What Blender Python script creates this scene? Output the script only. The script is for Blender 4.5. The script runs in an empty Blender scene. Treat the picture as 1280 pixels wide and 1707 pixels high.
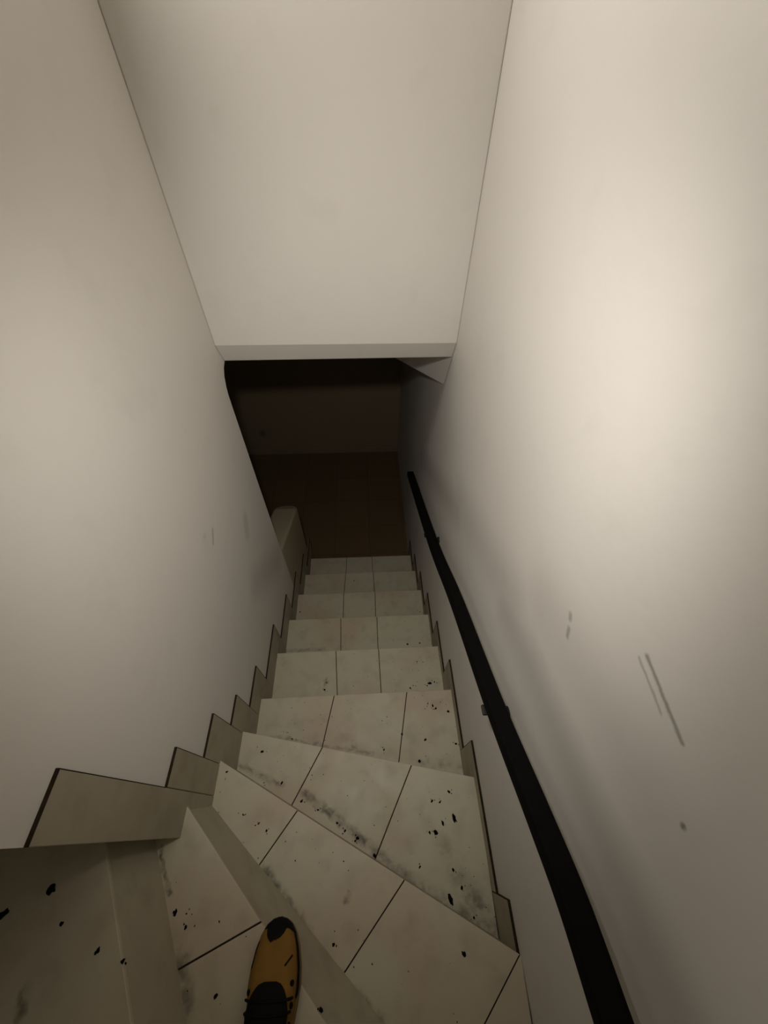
import bpy, bmesh, math, random
from mathutils import Vector, Matrix, noise

C = bpy.context.scene.collection
SC = bpy.context.scene

# ------------------------------------------------------------------ camera
H0 = 3.149                      # camera height above the floor downstairs
FPX, PITCH, YAW, ROLL = 643.2, math.radians(50.9156), math.radians(3.6443), math.radians(-1.1035)
fw = Vector((math.sin(YAW)*math.cos(PITCH), math.cos(YAW)*math.cos(PITCH), -math.sin(PITCH)))
rt = Vector((math.cos(YAW), -math.sin(YAW), 0))
dn = fw.cross(rt)
cr, sr = math.cos(ROLL), math.sin(ROLL)
r2 = cr*rt + sr*dn
d2 = -sr*rt + cr*dn
cam_d = bpy.data.cameras.new('camera')
cam = bpy.data.objects.new('camera', cam_d); C.objects.link(cam)
M = Matrix.Identity(4)
for i in range(3):
    M[i][0] = r2[i]; M[i][1] = -d2[i]; M[i][2] = -fw[i]
M[2][3] = H0
cam.matrix_world = M
cam_d.sensor_fit = 'VERTICAL'; cam_d.sensor_height = 36.0
cam_d.lens = 36.0*FPX/1707.0
cam_d.clip_start = 0.02; cam_d.clip_end = 60
SC.camera = cam

# ------------------------------------------------------------------ light and exposure
SC.view_settings.view_transform = 'Standard'
SC.view_settings.look = 'None'
SC.view_settings.gamma = 1.0
SC.view_settings.use_curve_mapping = False
SC.view_settings.exposure = -0.13
w = bpy.data.worlds.new('world'); SC.world = w; w.use_nodes = True
w.node_tree.nodes['Background'].inputs[0].default_value = (0.5, 0.48, 0.44, 1)
w.node_tree.nodes['Background'].inputs[1].default_value = 0.004

LAMP = dict(loc=(-0.50, 0.90, H0+0.50), size=0.20, power=9.4, color=(1.0, 0.96, 0.905))
ADDED_SPOT = dict(loc=(-0.09, 0.19, H0+0.09), yaw=0.18, pitch=0.97, cone=116, power=36.9, color=(1.0, 0.96, 0.905))  # unseen spot added ahead of the camera to match wall and tread brightness
ld = bpy.data.lights.new('wall_lamp_light', 'AREA'); ld.shape = 'DISK'; ld.size = LAMP['size']; ld.energy = LAMP['power']; ld.color = LAMP['color']
lo_ = bpy.data.objects.new('wall_lamp_light', ld); C.objects.link(lo_); lo_.location = LAMP['loc']
lo_.rotation_euler = (0, math.radians(-90), 0)
ld = bpy.data.lights.new('added_spot_light', 'SPOT'); ld.spot_size = math.radians(ADDED_SPOT['cone']); ld.spot_blend = 1.0; ld.shadow_soft_size = 0.03
ld.energy = ADDED_SPOT['power']; ld.color = ADDED_SPOT['color']
lo_ = bpy.data.objects.new('added_spot_light', ld); C.objects.link(lo_); lo_.location = ADDED_SPOT['loc']
_y, _p = ADDED_SPOT['yaw'], ADDED_SPOT['pitch']
lo_.rotation_euler = Vector((math.sin(_y)*math.cos(_p), math.cos(_y)*math.cos(_p), -math.sin(_p))).to_track_quat('-Z', 'Y').to_euler()

TOPZ = H0 + 1.25

# ------------------------------------------------------------------ material helpers
def srgb(r, g, b):
    f = lambda c: (c/255/12.92) if c/255 <= 0.04045 else ((c/255+0.055)/1.055)**2.4
    return (f(r), f(g), f(b), 1)

def new_mat(name, rough=0.6, spec=0.3):
    m = bpy.data.materials.new(name); m.use_nodes = True
    nt = m.node_tree; b = nt.nodes['Principled BSDF']
    b.inputs['Roughness'].default_value = rough
    b.inputs['Specular IOR Level'].default_value = spec
    return m, nt, b

def nmath(nt, op, a, b=None, clamp=False):
    n = nt.nodes.new('ShaderNodeMath'); n.operation = op; n.use_clamp = clamp
    for i, v in enumerate((a, b)):
        if v is None: continue
        if isinstance(v, (int, float)): n.inputs[i].default_value = v
        else: nt.links.new(v, n.inputs[i])
    return n.outputs[0]

def nvec(nt, op, a, b=None):
    n = nt.nodes.new('ShaderNodeVectorMath'); n.operation = op
    for i, v in enumerate((a, b)):
        if v is None: continue
        if isinstance(v, tuple): n.inputs[i].default_value = v
        else: nt.links.new(v, n.inputs[i])
    return n.outputs['Value'] if op in ('LENGTH', 'DOT_PRODUCT', 'DISTANCE') else n.outputs[0]

def mix(nt, fac, a, b):
    n = nt.nodes.new('ShaderNodeMix'); n.data_type = 'RGBA'
    if isinstance(fac, (int, float)): n.inputs[0].default_value = fac
    else: nt.links.new(fac, n.inputs[0])
    for i, v in ((6, a), (7, b)):
        if isinstance(v, tuple): n.inputs[i].default_value = v
        else: nt.links.new(v, n.inputs[i])
    return n.outputs[2]

def pos(nt):
    return nt.nodes.new('ShaderNodeNewGeometry').outputs['Position']

def noise_fac(nt, scale, detail=3, lo=0.4, hi=0.6, vec=None):
    n = nt.nodes.new('ShaderNodeTexNoise'); n.inputs['Scale'].default_value = scale
    n.inputs['Detail'].default_value = detail
    nt.links.new(vec if vec is not None else pos(nt), n.inputs['Vector'])
    r = nt.nodes.new('ShaderNodeMapRange'); r.inputs[1].default_value = lo; r.inputs[2].default_value = hi
    nt.links.new(n.outputs['Fac'], r.inputs[0])
    return r.outputs[0]

# a stroke of dirt, a scuff or a darker band: a soft capsule between two points of the place
cg = bpy.data.node_groups.new('stroke', 'ShaderNodeTree')
for nm, tp in (('P', 'NodeSocketVector'), ('A', 'NodeSocketVector'), ('AB', 'NodeSocketVector'), ('Inv', 'NodeSocketFloat'), ('R', 'NodeSocketFloat'), ('Amount', 'NodeSocketFloat')):
    cg.interface.new_socket(nm, in_out='INPUT', socket_type=tp)
cg.interface.new_socket('Fac', in_out='OUTPUT', socket_type='NodeSocketFloat')
gi = cg.nodes.new('NodeGroupInput'); go = cg.nodes.new('NodeGroupOutput')
pa = nvec(cg, 'SUBTRACT', gi.outputs['P'], gi.outputs['A'])
tt = nmath(cg, 'MULTIPLY', nvec(cg, 'DOT_PRODUCT', pa, gi.outputs['AB']), gi.outputs['Inv'], clamp=True)
sc_ = cg.nodes.new('ShaderNodeVectorMath'); sc_.operation = 'SCALE'
cg.links.new(gi.outputs['AB'], sc_.inputs[0]); cg.links.new(tt, sc_.inputs['Scale'])
dd = nvec(cg, 'LENGTH', nvec(cg, 'SUBTRACT', pa, sc_.outputs[0]))
ff = nmath(cg, 'SUBTRACT', 1.0, nmath(cg, 'DIVIDE', dd, gi.outputs['R']), clamp=True)
fs_ = nmath(cg, 'MULTIPLY', nmath(cg, 'MULTIPLY', ff, ff), nmath(cg, 'SUBTRACT', 3.0, nmath(cg, 'MULTIPLY', ff, 2.0)))
cg.links.new(nmath(cg, 'MULTIPLY', fs_, gi.outputs['Amount']), go.inputs['Fac'])

def strokes(nt, lst, breakup=60.0, wobble=0.005, gaps=0.0):
    """lst of (A, B, radius, amount) -> one mask"""
    p0 = pos(nt)
    nz = nt.nodes.new('ShaderNodeTexNoise'); nz.inputs['Scale'].default_value = breakup
    nt.links.new(p0, nz.inputs['Vector'])
    wob = nt.nodes.new('ShaderNodeVectorMath'); wob.operation = 'SCALE'; wob.inputs['Scale'].default_value = wobble
    nt.links.new(nvec(nt, 'SUBTRACT', nz.outputs['Color'], (0.5, 0.5, 0.5)), wob.inputs[0])
    p = nvec(nt, 'ADD', p0, wob.outputs[0])
    acc = None
    for A, B, R, am in lst:
        g = nt.nodes.new('ShaderNodeGroup'); g.node_tree = cg
        AB = Vector(B) - Vector(A); L2 = max(AB.length_squared, 1e-9)
        nt.links.new(p, g.inputs['P']); g.inputs['A'].default_value = A; g.inputs['AB'].default_value = AB
        g.inputs['Inv'].default_value = 1/L2; g.inputs['R'].default_value = R; g.inputs['Amount'].default_value = am
        o = g.outputs['Fac']
        acc = o if acc is None else nmath(nt, 'MAXIMUM', acc, o)
    acc = nmath(nt, 'MINIMUM', acc, 1.0)
    if gaps > 0:
        g_ = noise_fac(nt, 38, 4, 0.38, 0.62)
        acc = nmath(nt, 'MULTIPLY', acc, nmath(nt, 'ADD', nmath(nt, 'MULTIPLY', g_, gaps), 1.0-gaps))
    return acc

def Zc(z): return z + H0           # heights measured from the camera

WALLCOL = srgb(216, 211, 203)
def wall_mat(name, marks=None, base=WALLCOL, rough=0.55, bump=0.12, markcol=None):
    m, nt, b = new_mat(name, rough, 0.25)
    c = mix(nt, noise_fac(nt, 1.3, 2, 0.35, 0.65), base, tuple(x*0.95 for x in base[:3])+(1,))
    c = mix(nt, nmath(nt, 'MULTIPLY', noise_fac(nt, 9, 4, 0.58, 0.8), 0.09), c, srgb(150, 143, 128))
    if marks:
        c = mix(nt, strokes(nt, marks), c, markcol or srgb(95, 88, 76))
    nt.links.new(c, b.inputs['Base Color'])
    bp = nt.nodes.new('ShaderNodeBump'); bp.inputs['Strength'].default_value = bump; bp.inputs['Distance'].default_value = 0.004
    nz = nt.nodes.new('ShaderNodeTexNoise'); nz.inputs['Scale'].default_value = 45; nz.inputs['Detail'].default_value = 4
    nt.links.new(pos(nt), nz.inputs['Vector']); nt.links.new(nz.outputs['Fac'], bp.inputs['Height'])
    nt.links.new(bp.outputs[0], b.inputs['Normal'])
    return m

def tile_mat(name, base, pink, marks=None, rough=0.42):
    m, nt, b = new_mat(name, rough, 0.35)
    c = mix(nt, noise_fac(nt, 3.2, 2, 0.44, 0.62), base, pink)
    c = mix(nt, nmath(nt, 'MULTIPLY', noise_fac(nt, 15, 6, 0.5, 0.85), 0.30), c, srgb(96, 86, 66))
    if marks:
        c = mix(nt, strokes(nt, marks, 45, 0.03, 0.75), c, srgb(30, 24, 16))
    nt.links.new(c, b.inputs['Base Color'])
    rr = nt.nodes.new('ShaderNodeMapRange'); rr.inputs[3].default_value = rough; rr.inputs[4].default_value = rough+0.25
    nt.links.new(noise_fac(nt, 14, 3, 0.3, 0.7), rr.inputs[0]); nt.links.new(rr.outputs[0], b.inputs['Roughness'])
    return m

def flat_mat(name, col, rough=0.6, spec=0.3, var=0.15):
    m, nt, b = new_mat(name, rough, spec)
    c = mix(nt, noise_fac(nt, 30, 3, 0.3, 0.7), col, tuple(x*(1-var) for x in col[:3])+(1,))
    nt.links.new(c, b.inputs['Base Color'])
    return m

# ------------------------------------------------------------------ mesh helpers
def link(name, bm, mats, parent=None, smooth=False):
    bmesh.ops.recalc_face_normals(bm, faces=bm.faces)
    me = bpy.data.meshes.new(name); bm.to_mesh(me); bm.free()
    if smooth:
        for p in me.polygons: p.use_smooth = True
    for m in (mats if isinstance(mats, (list, tuple)) else [mats]): me.materials.append(m)
    o = bpy.data.objects.new(name, me); C.objects.link(o)
    if parent: o.parent = parent
    return o

def box(bm, x0, x1, y0, y1, z0, z1, mi=0):
    vs = [bm.verts.new(v) for v in ((x0,y0,z0),(x1,y0,z0),(x1,y1,z0),(x0,y1,z0),(x0,y0,z1),(x1,y0,z1),(x1,y1,z1),(x0,y1,z1))]
    for f in ((0,3,2,1),(4,5,6,7),(0,1,5,4),(1,2,6,5),(2,3,7,6),(3,0,4,7)):
        bm.faces.new([vs[i] for i in f]).material_index = mi

def prism(bm, poly, a, b, mi=0):
    """poly: 3D-ready function of height; list of (x,y) extruded from z=a to z=b"""
    lo = [bm.verts.new((x, y, a)) for x, y in poly]; hi = [bm.verts.new((x, y, b)) for x, y in poly]
    n = len(poly)
    fs = [bm.faces.new(hi), bm.faces.new(lo[::-1])]
    for i in range(n):
        fs.append(bm.faces.new((lo[i], lo[(i+1) % n], hi[(i+1) % n], hi[i])))
    for f in fs: f.material_index = mi

def prism_x(bm, poly, x0, x1, mi=0):
    """poly in (y, z), extruded along x"""
    lo = [bm.verts.new((x0, y, z)) for y, z in poly]; hi = [bm.verts.new((x1, y, z)) for y, z in poly]
    n = len(poly)
    fs = [bm.faces.new(hi), bm.faces.new(lo[::-1])]
    for i in range(n):
        fs.append(bm.faces.new((lo[i], lo[(i+1) % n], hi[(i+1) % n], hi[i])))
    for f in fs: f.material_index = mi

def bevel(o, wdt, seg=2):
    md = o.modifiers.new('bevel', 'BEVEL'); md.width = wdt; md.segments = seg; md.limit_method = 'ANGLE'
    md.angle_limit = math.radians(40)
    return o

def struct(name, bm, m):
    o = link(name, bm, m); o['kind'] = 'structure'; return o

def tag(o, label, cat, group=None, kind=None):
    o['label'] = label; o['category'] = cat
    if group: o['group'] = group
    if kind: o['kind'] = kind
    return o

def empty(name, loc=(0,0,0)):
    o = bpy.data.objects.new(name, None); C.objects.link(o); o.location = loc
    o.empty_display_size = 0.1
    return o

def cray(u, v):
    return r2*((u-640)/FPX) + d2*((v-853.5)/FPX) + fw
def at_z(u, v, z):              # the point of the place seen at (u, v) on the level z
    d = cray(u, v); t = (z-H0)/d.z; return Vector((d.x*t, d.y*t, z))

# ------------------------------------------------------------------ the stairwell
XL, XR = -0.529, 0.371
BACK = -0.95
RS, GO = 0.2008, 0.279
Y3 = 0.482
def lev(k): return (9-k)*RS
WT = 0.15                       # thickness of the inner wall

# right wall with its scuffs and broad darker bands along the handrail
wr_marks = [((XR, 0.160, Zc(-0.525)), (XR, 0.060, Zc(-0.535)), 0.0065, 0.6),
            ((XR, 0.163, Zc(-0.542)), (XR, 0.095, Zc(-0.549)), 0.005, 0.4),
            
            ((XR, 0.289, Zc(-0.676)), (XR, 0.283, Zc(-0.683)), 0.012, 0.5),
            ((XR, 0.270, Zc(-0.700)), (XR, 0.262, Zc(-0.715)), 0.012, 0.55),
            ((XR, -0.019, Zc(-0.601)), (XR, -0.020, Zc(-0.603)), 0.007, 0.8),
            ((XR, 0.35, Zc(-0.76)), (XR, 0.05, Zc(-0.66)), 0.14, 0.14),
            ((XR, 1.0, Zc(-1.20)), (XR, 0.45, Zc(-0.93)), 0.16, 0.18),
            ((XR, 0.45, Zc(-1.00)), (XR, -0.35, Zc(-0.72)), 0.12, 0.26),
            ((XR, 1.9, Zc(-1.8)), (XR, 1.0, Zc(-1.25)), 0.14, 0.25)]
m_wall_right = wall_mat('white_paint_scuffed_banded_right', wr_marks)
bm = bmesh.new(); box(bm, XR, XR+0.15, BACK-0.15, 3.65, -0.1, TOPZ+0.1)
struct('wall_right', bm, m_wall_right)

wl_marks = [((XL, 0.805, Zc(-1.058)), (XL, 0.768, Zc(-1.09)), 0.011, 0.4),
            ((XL, 1.05, Zc(-1.31)), (XL, 1.01, Zc(-1.37)), 0.05, 0.22),
            ((XL, 0.75, Zc(-1.02)), (XL, 0.75, Zc(-1.02)), 0.02, 0.15),
            ((XL, 0.9, Zc(-1.6)), (XL, 1.2, Zc(-1.9)), 0.15, 0.2)]
m_wall_left = wall_mat('white_paint_scuffed_left', wl_marks)
bm = bmesh.new()
end = [(1.306, 0.0), (1.306, Zc(-2.0)), (1.312, Zc(-1.4)), (1.322, Zc(-0.92)), (1.323, Zc(-0.885)), (1.330, Zc(-0.850)),
       (1.345, Zc(-0.818)), (1.368, Zc(-0.795)), (1.405, Zc(-0.782)), (1.46, Zc(-0.775)), (1.50, Zc(-0.775)), (1.50, TOPZ+0.05)]
prism_x(bm, [(0.0, 0.0)] + end + [(0.0, TOPZ+0.05)], XL-WT, XL)
box(bm, -3.2, XL-WT, 0.0, WT, 0.0, TOPZ+0.05)
struct('wall_left', bm, m_wall_left)

# wall above the opening with its chamfered lower edge
m_wall = wall_mat('white_paint')
bm = bmesh.new()
def bulk(x, y, z):
    prof = [(y, TOPZ+0.05), (y, Zc(z)), (y+0.040, Zc(z-0.082)), (y+0.20, Zc(z-0.082)), (y+0.20, TOPZ+0.05)]
    return [bm.verts.new((x, a, b)) for a, b in prof]
L = bulk(XL-0.0, 1.352, -0.699); R = bulk(XR, 1.470, -0.762)
for i in range(5): bm.faces.new((L[i], L[(i+1) % 5], R[(i+1) % 5], R[i]))
bm.faces.new(L); bm.faces.new(R[::-1])
bevel(struct('wall_front', bm, m_wall), 0.004)

# plaster haunch between the lintel and the right wall
bm = bmesh.new()
v = [bm.verts.new(p) for p in ((0.182, 2.20, Zc(-1.225)), (XR, 1.512, Zc(-0.838)), (XR, 1.60, Zc(-1.030)), (XR, 2.35, Zc(-0.75)))]
for f in ((0,1,2), (0,2,3), (0,3,1), (1,3,2)): bm.faces.new([v[i] for i in f])
struct('trim_1', bm, m_wall)

bm = bmesh.new(); box(bm, -3.2, XR, BACK-0.15, BACK, 0.0, TOPZ+0.05); struct('wall_back', bm, m_wall)
bm = bmesh.new(); box(bm, -3.35, -3.2, BACK-0.15, 3.65, -0.1, TOPZ+0.1); struct('wall_upper_left', bm, m_wall)
bm = bmesh.new(); box(bm, -3.35, XR+0.15, BACK-0.15, 3.65, TOPZ, TOPZ+0.15); struct('ceiling', bm, m_wall)

# the dark room downstairs
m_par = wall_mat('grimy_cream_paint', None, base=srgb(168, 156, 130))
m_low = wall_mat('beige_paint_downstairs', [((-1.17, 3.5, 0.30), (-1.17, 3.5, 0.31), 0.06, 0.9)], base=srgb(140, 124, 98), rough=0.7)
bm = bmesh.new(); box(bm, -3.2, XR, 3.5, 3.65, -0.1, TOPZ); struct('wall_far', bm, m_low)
bm = bmesh.new(); box(bm, -3.2, XR, 3.482, 3.5, 0.0, 0.075)
bevel(struct('baseboard_far', bm, flat_mat('pale_baseboard', srgb(140, 125, 104), 0.5)), 0.004)
bm = bmesh.new()
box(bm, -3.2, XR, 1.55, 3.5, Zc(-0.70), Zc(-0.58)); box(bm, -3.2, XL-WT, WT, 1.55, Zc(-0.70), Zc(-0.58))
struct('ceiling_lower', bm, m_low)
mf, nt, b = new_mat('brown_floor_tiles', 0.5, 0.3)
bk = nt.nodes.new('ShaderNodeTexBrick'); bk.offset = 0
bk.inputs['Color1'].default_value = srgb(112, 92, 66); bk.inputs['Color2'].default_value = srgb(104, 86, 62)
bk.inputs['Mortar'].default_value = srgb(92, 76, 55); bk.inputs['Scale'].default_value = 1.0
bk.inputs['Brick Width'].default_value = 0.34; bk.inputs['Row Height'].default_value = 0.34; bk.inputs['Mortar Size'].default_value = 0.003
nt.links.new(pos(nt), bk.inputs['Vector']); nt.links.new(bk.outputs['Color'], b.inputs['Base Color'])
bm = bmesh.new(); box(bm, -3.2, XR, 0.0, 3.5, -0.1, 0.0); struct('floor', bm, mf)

# low wall with a sloping top and a round end at the foot of the stairs
bm = bmesh.new()
plan = [(XL, 1.30), (XL, 1.84)]
for i in range(1, 12):
    a = math.pi*i/12; plan.append((XL-0.085+0.085*math.cos(a), 1.84+0.095*math.sin(a)))
plan += [(XL-0.17, 1.84), (XL-0.17, 1.30)]
def ptop(y): return Zc(-1.955 - 0.47*(y-1.32)) - (0.03*((y-1.84)/0.095)**2 if y > 1.84 else 0)
lo = [bm.verts.new((x, y, 0)) for x, y in plan]; hi = [bm.verts.new((x, y, ptop(y))) for x, y in plan]
n = len(plan)
bm.faces.new(hi); bm.faces.new(lo[::-1])
for i in range(n): bm.faces.new((lo[i], lo[(i+1) % n], hi[(i+1) % n], hi[i]))
o = link('parapet_wall', bm, m_par); bevel(o, 0.018, 3); o['kind'] = 'structure'; o.name = 'wall_parapet'

# ------------------------------------------------------------------ the tiled staircase
nose = {-1: ((-0.622, 0.02), (-0.060, BACK)),
        0: ((XL, 0.072), (XR, -0.815)),
        1: ((XL, 0.198), (XR, -0.288)),
        2: ((XL, 0.316), (XR, 0.121))}
for k in range(3, 9): nose[k] = ((XL, Y3+(k-3)*GO), (XR, Y3+(k-3)*GO))
nose[-2] = ((-0.88, 0.0), (-0.66, BACK)); nose[-3] = ((-1.16, 0.0), (-1.16, BACK)); nose[-4] = ((-1.44, 0.0), (-1.44, BACK)); nose[-5] = ((-1.72, 0.0), (-1.72, BACK))

base = {-1: ((-0.597, 0.02), (-0.085, BACK)), 0: ((XL, 0.080), (XR, -0.700))}     # feet of the two leaning risers
joints = {0: [((305,1612), (430,1540)), ],
          1: [((500,1345), (430,1445)), ((667,1478), (575,1620)), ((845,1634), (808,1707))],
          2: [((535,1250), (490,1335)), ((683,1283), (628,1425))],
          3: [((557,1160), (537,1245)), ((678,1155), (665,1268))],
          4: [((560,1090), (562,1153)), ((631,1083), (635,1150))],
          5: [((568,1033), (568,1080)), ((628,1028), (630,1078))],
          6: [((573,990), (572,1026)), ((625,987), (626,1024))],
          7: [((576,957), (574,984)), ((622,955), (624,984))],
          8: [((578,931), (577,950)), ((620,930), (621,950))]}

def clip(poly, p, nrm, d=0.0):
    """keep the side where (q-p).nrm >= d"""
    out = []
    n = len(poly)
    for i in range(n):
        a, b = Vector(poly[i]), Vector(poly[(i+1) % n])
        da, db = (a-p).dot(nrm)-d, (b-p).dot(nrm)-d
        if da >= 0: out.append(tuple(a))
        if (da >= 0) != (db >= 0):
            out.append(tuple(a + (b-a)*(da/(da-db))))
    return out

tread_marks = []
def base_line(px, z, R, am):
    for i in range(len(px)-1):
        a = at_z(*px[i], z); c = at_z(*px[i+1], z); tread_marks.append((tuple(a), tuple(c), R, am))
z0, z1, z2, z3 = lev(0), lev(1), lev(2), lev(3)
base_line([(505,1322), (560,1362), (625,1418)], z2, 0.022, 0.75)
base_line([(625,1428), (690,1475), (760,1520), (820,1560)], z2, 0.040, 0.62)
base_line([(385,1270), (470,1308)], z2, 0.016, 0.6)
base_line([(790,1500), (835,1570)], z2, 0.05, 0.6)
base_line([(440,1450), (490,1520), (530,1590), (580,1650), (630,1707)], z1, 0.024, 0.75)
base_line([(575,1506), (582,1492)], z1, 0.012, 0.75)
base_line([(268,1412), (272,1450), (281,1487)], z0, 0.011, 1.0)
base_line([(300,1600), (315,1707)], z0, 0.03, 0.6)
base_line([(45,1650), (26,1707)], lev(-1), 0.016, 0.7)
base_line([(450,1228), (540,1243), (620,1256)], z3, 0.014, 0.45)
base_line([(462,1086), (540,1082)], lev(5), 0.02, 0.4)
base_line([(540,1150), (545,1132)], lev(4), 0.014, 0.6)
base_line([(592,1247), (590,1243)], z3, 0.016, 0.85)
base_line([(700,1270), (770,1280)], z3, 0.03, 0.35)
base_line([(740,1420), (790,1500)], z2, 0.06, 0.3)
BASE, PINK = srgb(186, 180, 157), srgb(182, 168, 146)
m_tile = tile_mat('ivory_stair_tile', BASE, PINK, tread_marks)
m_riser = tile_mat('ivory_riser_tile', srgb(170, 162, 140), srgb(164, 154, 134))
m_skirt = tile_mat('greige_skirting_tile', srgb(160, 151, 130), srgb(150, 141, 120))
m_grout = flat_mat('dirty_grout', srgb(52, 42, 30), 0.9, 0.1, 0.5)

stairs = empty('tiled_staircase', (0, 0.5, 0))
tag(stairs, 'ivory tiled staircase turning with winder treads down to the dark room', 'staircase')
def part(name, bm, mats, parent=stairs):
    o = link(name, bm, mats, None); o.parent = parent; o.matrix_parent_inverse = Matrix.Translation(-Vector(parent.location)); return o

rng = random.Random(4)
OV = 0.0
for k in range(-4, 9):
    (ax, ay), (bx, by) = base.get(k-1, nose.get(k-1, nose[-5]))
    (cx, cy), (dx, dy) = nose[k]
    bk_n = Vector((ax-bx, ay-by)); bk_n = Vector((-bk_n.y, bk_n.x)).normalized()
    if (Vector((cx, cy))-Vector((ax, ay))).dot(bk_n) > 0: bk_n = -bk_n
    a2 = Vector((ax, ay))+bk_n*0.024; b2 = Vector((bx, by))+bk_n*0.024      # tucked under the step above
    poly = [tuple(a2), tuple(b2), (dx, dy), (cx, cy)]
    if k == 0: poly = [tuple(a2), tuple(b2), (XR, BACK), (dx, dy), (cx, cy)]
    z = lev(k)
    pieces = [poly]
    js = joints.get(k, [])
    for (p, q) in js:
        P = at_z(*p, z).to_2d(); Q = at_z(*q, z).to_2d(); dv = (Q-P).normalized(); nr = Vector((-dv.y, dv.x))
        nxt = []
        for pc in pieces:
            for s in (1, -1):
                c = clip(pc, P, nr*s, 0.0017)
                if len(c) >= 3: nxt.append(c)
        pieces = nxt
    bm = bmesh.new()
    for pc in pieces:
        prism(bm, pc, z-0.011, z, 0)
    tr = part('tread', bm, [m_tile]); bevel(tr, 0.0014, 2)
    # grout bed just under the tile faces
    bm = bmesh.new()
    n2 = Vector((cx-dx, cy-dy)); n2 = Vector((-n2.y, n2.x)).normalized()
    prism(bm, clip(poly, Vector((cx, cy)), -n2 if (Vector(poly[0])-Vector((cx,cy))).dot(n2) < 0 else n2, 0.0015), z-0.0105, z-0.0022, 0)
    g = link('grout', bm, [m_grout]); g.parent = tr
    # riser below the nosing, carrying the next tread down
    inn = (-n2 if (Vector(poly[0])-Vector((cx,cy))).dot(n2) < 0 else n2)
    A = Vector((cx, cy)) + inn*0.006; B = Vector((dx, dy)) + inn*0.006
    A0, B0 = (Vector(q) for q in base[k]) if k in base else (A, B)
    bm = bmesh.new()
    za, zb = lev(k+1)-0.008, z-0.0112
    NS = 16 if k in base else 1
    rows = []
    for i in range(NS+1):
        t = i/NS; lo2, hi2 = A0.lerp(B0, t), A.lerp(B, t)
        rows.append([bm.verts.new((*lo2, za)), bm.verts.new((*hi2, zb)), bm.verts.new((*(hi2+inn*0.012), zb)), bm.verts.new((*(lo2+inn*0.012), za))])
    for i in range(NS):
        for j in range(4): bm.faces.new((rows[i][j], rows[i][(j+1) % 4], rows[i+1][(j+1) % 4], rows[i+1][j]))
    bm.faces.new(rows[0]); bm.faces.new(rows[-1][::-1])
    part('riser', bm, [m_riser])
bm = bmesh.new()
box(bm, -3.2, -1.72, BACK, 0.0, lev(-5)-0.12, lev(-5)); part('landing', bm, [m_tile])
# solid body of the flight under the tiles
bm = bmesh.new()
for k in range(3, 9):
    y0 = nose[k-1][0][1] if k > 3 else 0.30
    box(bm, XL, XR, y0-0.0, nose[k][0][1]-0.022, 0.0, lev(k)-0.031)
box(bm, XL, XR, BACK, 0.10, 0.0, z2-0.25)
part('flight_body', bm, [m_grout])

# stepped skirting tiles along both walls
def skirt(xw, s, k, ya, yb, za, zb, drop=0.19):
    bm = bmesh.new()
    x0, x1 = (xw-0.004, xw+0.006) if s > 0 else (xw-0.007, xw+0.004)
    prism_x(bm, [(ya, za), (yb, za), (yb, zb), (ya, zb)], x0, x1)
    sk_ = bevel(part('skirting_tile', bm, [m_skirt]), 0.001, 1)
    bm = bmesh.new(); e1 = 0.0018
    x1 = xw+0.0062 if s > 0 else xw-0.0072
    xa, xb = min(xw, x1), max(xw, x1)
    box(bm, xa, xb, ya, yb, zb-0.001, zb+e1); box(bm, xa, xb, yb-0.0003, yb+0.0011, zb-drop, zb+e1)
    g_ = link('grout', bm, [m_grout]); g_.parent = sk_
YO = 0.112
lefts = [(-0.001, 0.099, Zc(-0.770), lev(1)-0.02)]
edges = [0.099, 0.066+YO+0.007, 0.198+YO, 0.316+YO-0.012]
tops = {0: Zc(-1.188), 1: Zc(-1.397), 2: Zc(-1.600)}
segs = [(0.099, 0.186, Zc(-1.188), lev(2)), (0.186, 0.309, Zc(-1.397), lev(3)), (0.309, 0.413, Zc(-1.592), lev(4))]
for i, k in enumerate(range(3, 9)):
    ya = 0.413 if k == 3 else Y3+(k-4)*GO+0.10
    yb = Y3+(k-3)*GO+0.10
    segs.append((ya, yb, lev(k)+0.155, lev(k+1)-0.01))
for ya, yb, zt, zb in lefts+segs:
    skirt(XL, 1, 0, ya+0.0008, yb-0.0008, max(zb, 0), zt, 0.41 if ya < 0 else 0.19)
rsegs = [(BACK, -0.62, Zc(-1.35), lev(1)-0.02), (-0.62, -0.184, Zc(-1.555), lev(2)-0.02), (-0.184, 0.234, Zc(-1.690), lev(3)-0.02), (0.234, 0.600, Zc(-1.880), lev(4)-0.02)]
for k in range(4, 9):
    ya = 0.600 if k == 4 else Y3+(k-4)*GO+0.12
    rsegs.append((ya, Y3+(k-3)*GO+0.12, lev(k)+0.065, max(lev(k+1)-0.01, 0)))
for ya, yb, zt, zb in rsegs:
    skirt(XR, -1, 0, ya+0.0008, yb-0.0008, max(zb, 0), zt)

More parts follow.
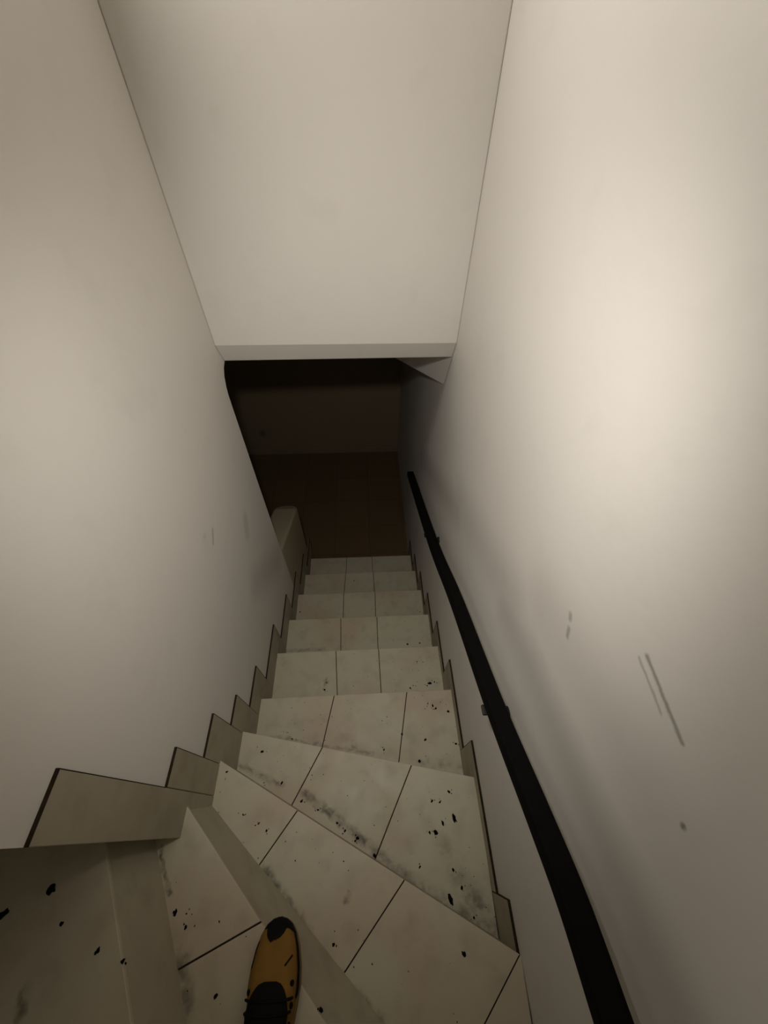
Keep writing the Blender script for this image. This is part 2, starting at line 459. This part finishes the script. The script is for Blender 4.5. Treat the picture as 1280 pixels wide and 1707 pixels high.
# ------------------------------------------------------------------ handrail
def at_x(u, v, x):
    d = cray(u, v); t = x/d.x; return Vector((x, d.y*t, H0+d.z*t))
m_rail = flat_mat('black_painted_wood', srgb(13, 11, 10), 0.8, 0.08, 0.3)
m_iron = flat_mat('black_iron', srgb(26, 20, 18), 0.55, 0.4, 0.3)
XC = XR-0.058
pts = [at_x(1023, 1707, XC), at_x(953, 1500, XC), at_x(894, 1350, XC), at_x(822, 1170, XC), at_x(760, 1000, XC), at_x(720, 900, XC), at_x(684, 790, XC-0.002)]
first = pts[0] + (pts[0]-pts[1])*0.8
ctrl = [first] + pts
def catmull(P, n=8):
    out = []
    for i in range(len(P)-1):
        p0 = P[max(i-1, 0)]; p1 = P[i]; p2 = P[i+1]; p3 = P[min(i+2, len(P)-1)]
        for j in range(n):
            t = j/n
            out.append(0.5*((2*p1) + (p2-p0)*t + (2*p0-5*p1+4*p2-p3)*t*t + (3*p1-p0-3*p2+p3)*t**3))
    out.append(P[-1]); return out
path = catmull(ctrl)
rail_root = empty('handrail', tuple(pts[2]))
tag(rail_root, 'black wooden handrail running down along the right white wall', 'handrail')
def sweep(bm, path, prof):
    rings = []
    for i, p in enumerate(path):
        a = path[max(i-1, 0)]; c = path[min(i+1, len(path)-1)]
        T = (c-a).normalized(); S = Vector((1, 0, 0)); S = (S - T*S.dot(T)).normalized(); U = S.cross(T)
        rings.append([bm.verts.new(p + S*x + U*y) for x, y in prof])
    n = len(prof)
    for i in range(len(rings)-1):
        for j in range(n): bm.faces.new((rings[i][j], rings[i][(j+1) % n], rings[i+1][(j+1) % n], rings[i+1][j]))
    bm.faces.new(rings[0][::-1]); bm.faces.new(rings[-1])
prof = []
for cxs, cys, a0 in ((1, 1, 0), (-1, 1, 90), (-1, -1, 180), (1, -1, 270)):
    for i in range(5):
        a = math.radians(a0 + i*22.5)
        prof.append((cxs*0.0145 + 0.0085*math.cos(a), cys*0.0115 + 0.0085*math.sin(a)))
bm = bmesh.new(); sweep(bm, path, prof); part('rail', bm, [m_rail], rail_root)
def tube(bm, a, b, r, seg=12, r2_=None):
    a, b = Vector(a), Vector(b); d = (b-a).normalized()
    s = d.orthogonal().normalized(); t = d.cross(s); rb = r2_ or r
    A = [bm.verts.new(a + (s*math.cos(2*math.pi*i/seg)+t*math.sin(2*math.pi*i/seg))*r) for i in range(seg)]
    B = [bm.verts.new(b + (s*math.cos(2*math.pi*i/seg)+t*math.sin(2*math.pi*i/seg))*rb) for i in range(seg)]
    for i in range(seg): bm.faces.new((A[i], A[(i+1) % seg], B[(i+1) % seg], B[i]))
    bm.faces.new(A[::-1]); bm.faces.new(B)
for px in ((822, 1180), (716, 888)):
    c = at_x(px[0], px[1], XC)
    bm = bmesh.new()
    # saddle plate under the rail, post, elbow and the rosette on the wall
    box(bm, c.x-0.026, c.x+0.018, c.y-0.013, c.y+0.013, c.z-0.026, c.z-0.016)
    tube(bm, (c.x-0.004, c.y, c.z-0.02), (c.x-0.004, c.y, c.z-0.058), 0.007)
    tube(bm, (c.x-0.004, c.y, c.z-0.055), (XR-0.004, c.y, c.z-0.068), 0.007)
    br = part('bracket', bm, [m_iron], rail_root); bevel(br, 0.003)
    bm = bmesh.new(); tube(bm, (XR-0.007, c.y, c.z-0.068), (XR+0.001, c.y, c.z-0.068), 0.017, 20)
    ro = link('rosette', bm, [m_iron]); ro.parent = br

# ------------------------------------------------------------------ round wall lamp high on the left wall (out of the frame)
LX, LY, LZ = LAMP['loc']
lamp = empty('wall_lamp', (XL, LY, LZ))
tag(lamp, 'round white wall lamp fixed high on the left stairwell wall', 'wall lamp')
hs = LAMP['size']/2
bm = bmesh.new(); tube(bm, (XL-0.002, LY, LZ), (XL+0.022, LY, LZ), hs+0.012, 40)
bevel(part('lamp_base', bm, [m_wall], lamp), 0.004)
m_glow, nt, b = new_mat('lamp_glass', 0.4, 0.3)
b.inputs['Base Color'].default_value = (0.8, 0.78, 0.72, 1); b.inputs['Emission Color'].default_value = (*LAMP['color'], 1); b.inputs['Emission Strength'].default_value = 1.0
bm = bmesh.new(); bmesh.ops.create_uvsphere(bm, u_segments=40, v_segments=24, radius=1)
for v_ in bm.verts:
    v_.co = Vector((XL+0.018+max(v_.co.x, 0)*0.008, LY+v_.co.y*hs, LZ+v_.co.z*hs))
bmesh.ops.remove_doubles(bm, verts=bm.verts, dist=1e-5)
part('lamp_glass', bm, [m_glow], lamp)

# ------------------------------------------------------------------ the sneaker on the winder tread
m_yel = flat_mat('mustard_canvas', srgb(132, 97, 42), 0.75, 0.15, 0.2)
m_tan = flat_mat('dirty_tan_rubber', srgb(128, 104, 62), 0.7, 0.2, 0.25)
m_blk = flat_mat('black_canvas', srgb(14, 13, 14), 0.8, 0.15, 0.3)
SZ = lev(0) + 0.001
toe = Vector((-0.2375, -0.158)); AX = Vector((-0.02, -1.0)).normalized(); SX = Vector((-AX.y, AX.x))   # SX points to +x
if SX.x < 0: SX = -SX
LEN = 0.285
def hw(t):          # half width of the outline along the shoe, t=0 toe tip
    pts_ = [(0, 0.0), (0.012, 0.015), (0.04, 0.028), (0.09, 0.039), (0.17, 0.048), (0.28, 0.0545), (0.38, 0.056), (0.52, 0.050), (0.68, 0.042), (0.85, 0.039), (0.94, 0.033), (0.985, 0.019), (1, 0.0)]
    for (a, b_), (c, d) in zip(pts_, pts_[1:]):
        if t <= c: return b_+(d-b_)*(t-a)/(c-a)
    return 0.0
def ht(t):
    pts_ = [(0, 0.020), (0.03, 0.034), (0.1, 0.047), (0.2, 0.054), (0.32, 0.064), (0.42, 0.078), (0.5, 0.088), (0.6, 0.086), (0.75, 0.080), (0.9, 0.086), (1, 0.082)]
    for (a, b_), (c, d) in zip(pts_, pts_[1:]):
        if t <= c: return b_+(d-b_)*(t-a)/(c-a)
    return 0.082
def sp(t, u, off=0.0):
    """u from -1 (left side foot) to 1 over the top"""
    wd = max(hw(t)*0.96, 0.0005); h = ht(t)-0.014
    a = u*math.pi/2
    e = 0.62
    x = math.copysign(abs(math.sin(a))**e, a)*wd; z_ = (abs(math.cos(a))**0.75)*h
    nx, nz = math.sin(a), math.cos(a)
    p = toe + AX*(t*LEN) + SX*(x + nx*off)
    return Vector((p.x, p.y, SZ+0.014+z_+nz*off))
def patch(bm, t0, t1, ul, ur, off=0.0, nt_=24, nu=16):
    rows = []
    for i in range(nt_+1):
        t = t0+(t1-t0)*i/nt_; a, b_ = ul(t), ur(t)
        rows.append([bm.verts.new(sp(t, a+(b_-a)*j/nu, off)) for j in range(nu+1)])
    for i in range(nt_):
        for j in range(nu): bm.faces.new((rows[i][j], rows[i][j+1], rows[i+1][j+1], rows[i+1][j]))
shoe = empty('sneaker', (toe.x, toe.y-0.14, SZ))
tag(shoe, 'mustard yellow sneaker with black toe cap and black tongue on the winder tread', 'shoe')
bm = bmesh.new()
out = [(toe + AX*(t*LEN) + SX*(hw(t)*1.03)) for t in [i/40 for i in range(41)]] + [(toe + AX*(t*LEN) - SX*(hw(t)*1.03)) for t in [1-i/40 for i in range(1, 40)]]
prism(bm, [tuple(p) for p in out][:-1] if (out[0]-out[-1]).length < 1e-6 else [tuple(p) for p in out], SZ, SZ+0.020)
bevel(part('sole', bm, [m_tan], shoe), 0.003)
bm = bmesh.new(); patch(bm, 0.0, 1.0, lambda t: -1, lambda t: 1, 0, 48, 28)
up = part('upper', bm, [m_yel], shoe)
for p in up.data.polygons: p.use_smooth = True
def deco(name, t0, t1, ul, ur, off, m, parent=shoe, **kw):
    bm = bmesh.new(); patch(bm, t0, t1, ul, ur, off, **kw)
    o = part(name, bm, [m], parent)
    for p in o.data.polygons: p.use_smooth = True
    md = o.modifiers.new('thick', 'SOLIDIFY'); md.thickness = 0.0012; md.offset = 1
    return o
# black toe cap with a pointed notch of black running back along the middle
bm = bmesh.new(); T1 = 0.135; NT, NU = 44, 60
gr = {}
for i in range(NT+1):
    for j in range(NU+1):
        t, u = T1*i/NT, -0.98+1.96*j/NU
        # the cap ends early at the sides and runs back to a point along the middle
        x_ = (u+0.08)
        lim = 0.058 + 0.068*max(0.0, 1-abs(x_)/0.36)**0.9 + (0.035*max(0.0, (abs(x_)-0.52)/0.46) if x_ > 0 else 0.012*max(0.0, (abs(x_)-0.52)/0.46))
        gr[i, j] = (t, u, t <= lim)
vv = {}
for i in range(NT):
    for j in range(NU):
        if all(gr[a_, b_][2] for a_, b_ in ((i, j), (i+1, j), (i+1, j+1), (i, j+1))):
            q = []
            for key in ((i, j), (i+1, j), (i+1, j+1), (i, j+1)):
                if key not in vv: vv[key] = bm.verts.new(sp(gr[key][0], gr[key][1], 0.0016))
                q.append(vv[key])
            bm.faces.new(q)
tc = part('toe_cap', bm, [m_blk], shoe)
md = tc.modifiers.new('thick', 'SOLIDIFY'); md.thickness = 0.001; md.offset = 1
for p in tc.data.polygons: p.use_smooth = True
deco('foxing_stripe', 0.0, 0.42, lambda t: 0.80, lambda t: 0.97, 0.0012, m_blk, nu=4)
deco('side_stripe', 0.13, 0.27, lambda t: -0.99+0.0*t, lambda t: -0.80-0.5*abs(t-0.2), 0.0012, m_blk, nu=4)
deco('tongue', 0.315, 0.62, lambda t: -0.06-0.50*min(1, ((t-0.315)/0.16))**0.6, lambda t: 0.06+0.44*min(1, ((t-0.315)/0.16))**0.6, 0.003, m_blk)
for t, u in ((0.335, 0.52), (0.44, 0.62), (0.53, 0.66), (0.37, -0.55), (0.475, -0.68), (0.56, -0.7)):
    bm = bmesh.new(); c = sp(t, u, 0.001); n_ = (sp(t, u, 0.01)-sp(t, u, 0)).normalized()
    tube(bm, c-n_*0.001, c+n_*0.0015, 0.0048, 12); part('eyelet', bm, [m_blk], shoe)
bm = bmesh.new()
a_, b__ = sp(0.20, 0.50, 0.001), sp(0.245, 0.22, 0.001)
tube(bm, a_, b__, 0.0018, 8); part('seam', bm, [m_blk], shoe)
# laces across the tongue
for t in (0.40, 0.46, 0.52, 0.58):
    bm = bmesh.new()
    for j in range(10):
        u0, u1 = -0.55+1.1*j/10, -0.55+1.1*(j+1)/10
        tube(bm, sp(t, u0, 0.006), sp(t, u1, 0.006), 0.0024, 6)
    part('lace', bm, [m_blk], shoe)
bm = bmesh.new(); patch(bm, 0.60, 0.96, lambda t: -0.45, lambda t: 0.45, 0.002); part('insole', bm, [m_blk], shoe)

# ------------------------------------------------------------------ dirt on the treads
m_dirt = flat_mat('dark_dirt', srgb(20, 14, 9), 0.95, 0.05, 0.4)
def crumb(bm, p, r, el=1.0, ang=0.0, seed=0, sub=1):
    res = bmesh.ops.create_icosphere(bm, subdivisions=sub, radius=1)
    rg = random.Random(seed)
    for v_ in res['verts']:
        c = v_.co*(1+rg.uniform(-0.35, 0.35)) if sub == 1 else v_.co*(1+0.75*noise.noise(v_.co*1.6+Vector((seed*7.3, 0, 0))))
        x, y, z_ = c.x*r*el, c.y*r, c.z*r*0.45
        v_.co = Vector((p.x+x*math.cos(ang)-y*math.sin(ang), p.y+x*math.sin(ang)+y*math.cos(ang), p.z+z_+r*0.2))
big = [((716,1139), 4, 0.009, 1.6, 0.1, 'largest dark dirt crumb on the second straight tread, near the right wall'),
       ((699,1269), 3, 0.0095, 1.0, 0, 'round dark dirt crumb near the front corner joint of the first straight tread'),
       ((709,1233), 3, 0.007, 1.3, 0.7, 'small dark dirt crumb in the middle of the right tile above the bigger round one'),
       ((747,1186), 3, 0.0065, 1.6, 0.1, 'dark dirt crumb closest to the right skirting on the first straight tread'),
       ((670,1224), 3, 0.006, 1.2, 0.9, 'dark dirt crumb lodged in the right grout line of the first straight tread'),
       ((757,1364), 2, 0.009, 2.2, 1.9, 'long dark dirt crumb on the right tile of the second winder tread'),
       ((726,1388), 2, 0.010, 1.3, 2.6, 'round dark dirt crumb left of the long crumb on the winder tread'),
       ((751,1500), 2, 0.010, 2.2, 1.9, 'long dark dirt crumb in the dirty corner below the right wall skirting'),
       ((437,1253), 2, 0.006, 1.5, 0.2, 'small dark dirt crumb on the narrow left tile beside the left skirting'),
       ((624,1426), 2, 0.008, 1.0, 0.0, 'dark dirt crumb at the near end of the right grout line of the winder'),
       ((773,1590), 1, 0.007, 1.5, 2.3, 'single dark dirt crumb on the big right tile nearest the handrail foot'),
       ((292,1521), 0, 0.007, 1.5, 1.3, 'dark dirt crumb on the tile left of the yellow sneaker'),
       ((86,1483), -1, 0.011, 1.2, 0.3, 'round dark dirt crumb on the dark upper tread at the far left'),
       ((5,1525), -1, 0.010, 2.0, 0.7, 'long dark dirt crumb at the left edge of the picture'),
       ((163,1585), -1, 0.006, 1.4, 0.9, 'small dark dirt crumb near the edge of the dark upper left tread'),
       ((679,1074), 5, 0.009, 1.0, 0.0, 'dark dirt crumb on the third straight tread right of its grout line'),
       ((525,1587), 1, 0.008, 1.2, 0.5, 'dark dirt crumb on the tread just right of the sneaker toe'),
       ((555,1625), 1, 0.008, 1.3, 0.8, 'dark dirt crumb in the dirt line right of the sneaker')]
for i, (px, k, r, el, ang, lab) in enumerate(big):
    p = at_z(px[0], px[1], lev(k))
    bm = bmesh.new(); crumb(bm, Vector((0, 0, 0)), r*0.58, el, ang, i+1, 3)
    o = link('dirt_crumb', bm, [m_dirt], None, True); o.location = p
    tag(o, lab, 'dirt crumb', 'dirt crumbs on the treads')
bm = bmesh.new()
small = {3: [(713,1173),(726,1181),(721,1176),(480,1221),(487,1232),(760,1240),(640,1250)],
         4: [(695,1103),(705,1104),(724,1137),(684,1147),(544,1138),(541,1150),(712,1143)],
         5: [(720,1070),(700,1072)], 6: [(700,1020),(500,1020)], 7: [(590,968)],
         2: [(748,1320),(720,1335),(733,1337),(738,1372),(716,1388),(755,1450),(700,1445),(503,1335),(530,1350),(562,1372),(575,1385),(592,1402),(596,1397),(470,1305),(440,1305),(790,1530),(770,1480)],
         1: [(419,1442),(401,1407),(378,1287),(405,1358),(432,1372),(444,1385),(523,1575),(540,1603),(548,1612),(536,1683),(600,1700),(556,1575)],
         0: [(310,1545),(360,1660),(535,1683)], -1: [(103,1540),(205,1602)]}
sd = 100
for k, lst in small.items():
    for px in lst:
        for j in range(3):
            q = at_z(px[0]+rng.uniform(-5, 5)*(j > 0), px[1]+rng.uniform(-5, 5)*(j > 0), lev(k)); sd += 1
            crumb(bm, q, rng.uniform(0.0022, 0.0042) if j == 0 else rng.uniform(0.001, 0.002), rng.uniform(1, 1.8), rng.uniform(0, 3), sd)
for k in range(0, 8):
    (ax, ay), (bx, by) = nose[k-1]; (cx, cy), (dx, dy) = nose[k]
    for j in range(45):
        s = 1-rng.random()**1.5*0.98; t = rng.random()*0.9+0.04
        q = Vector((ax, ay, 0)).lerp(Vector((bx, by, 0)), s).lerp(Vector((cx, cy, 0)).lerp(Vector((dx, dy, 0)), s), t)
        if q.x < XL+0.02: continue
        q.z = lev(k); sd += 1
        crumb(bm, q, rng.uniform(0.0007, 0.0017), rng.uniform(1, 1.8), rng.uniform(0, 3), sd)
tag(link('dirt_grit', bm, [m_dirt]), 'fine dark dirt grit scattered over the stair treads', 'dirt', kind='stuff')
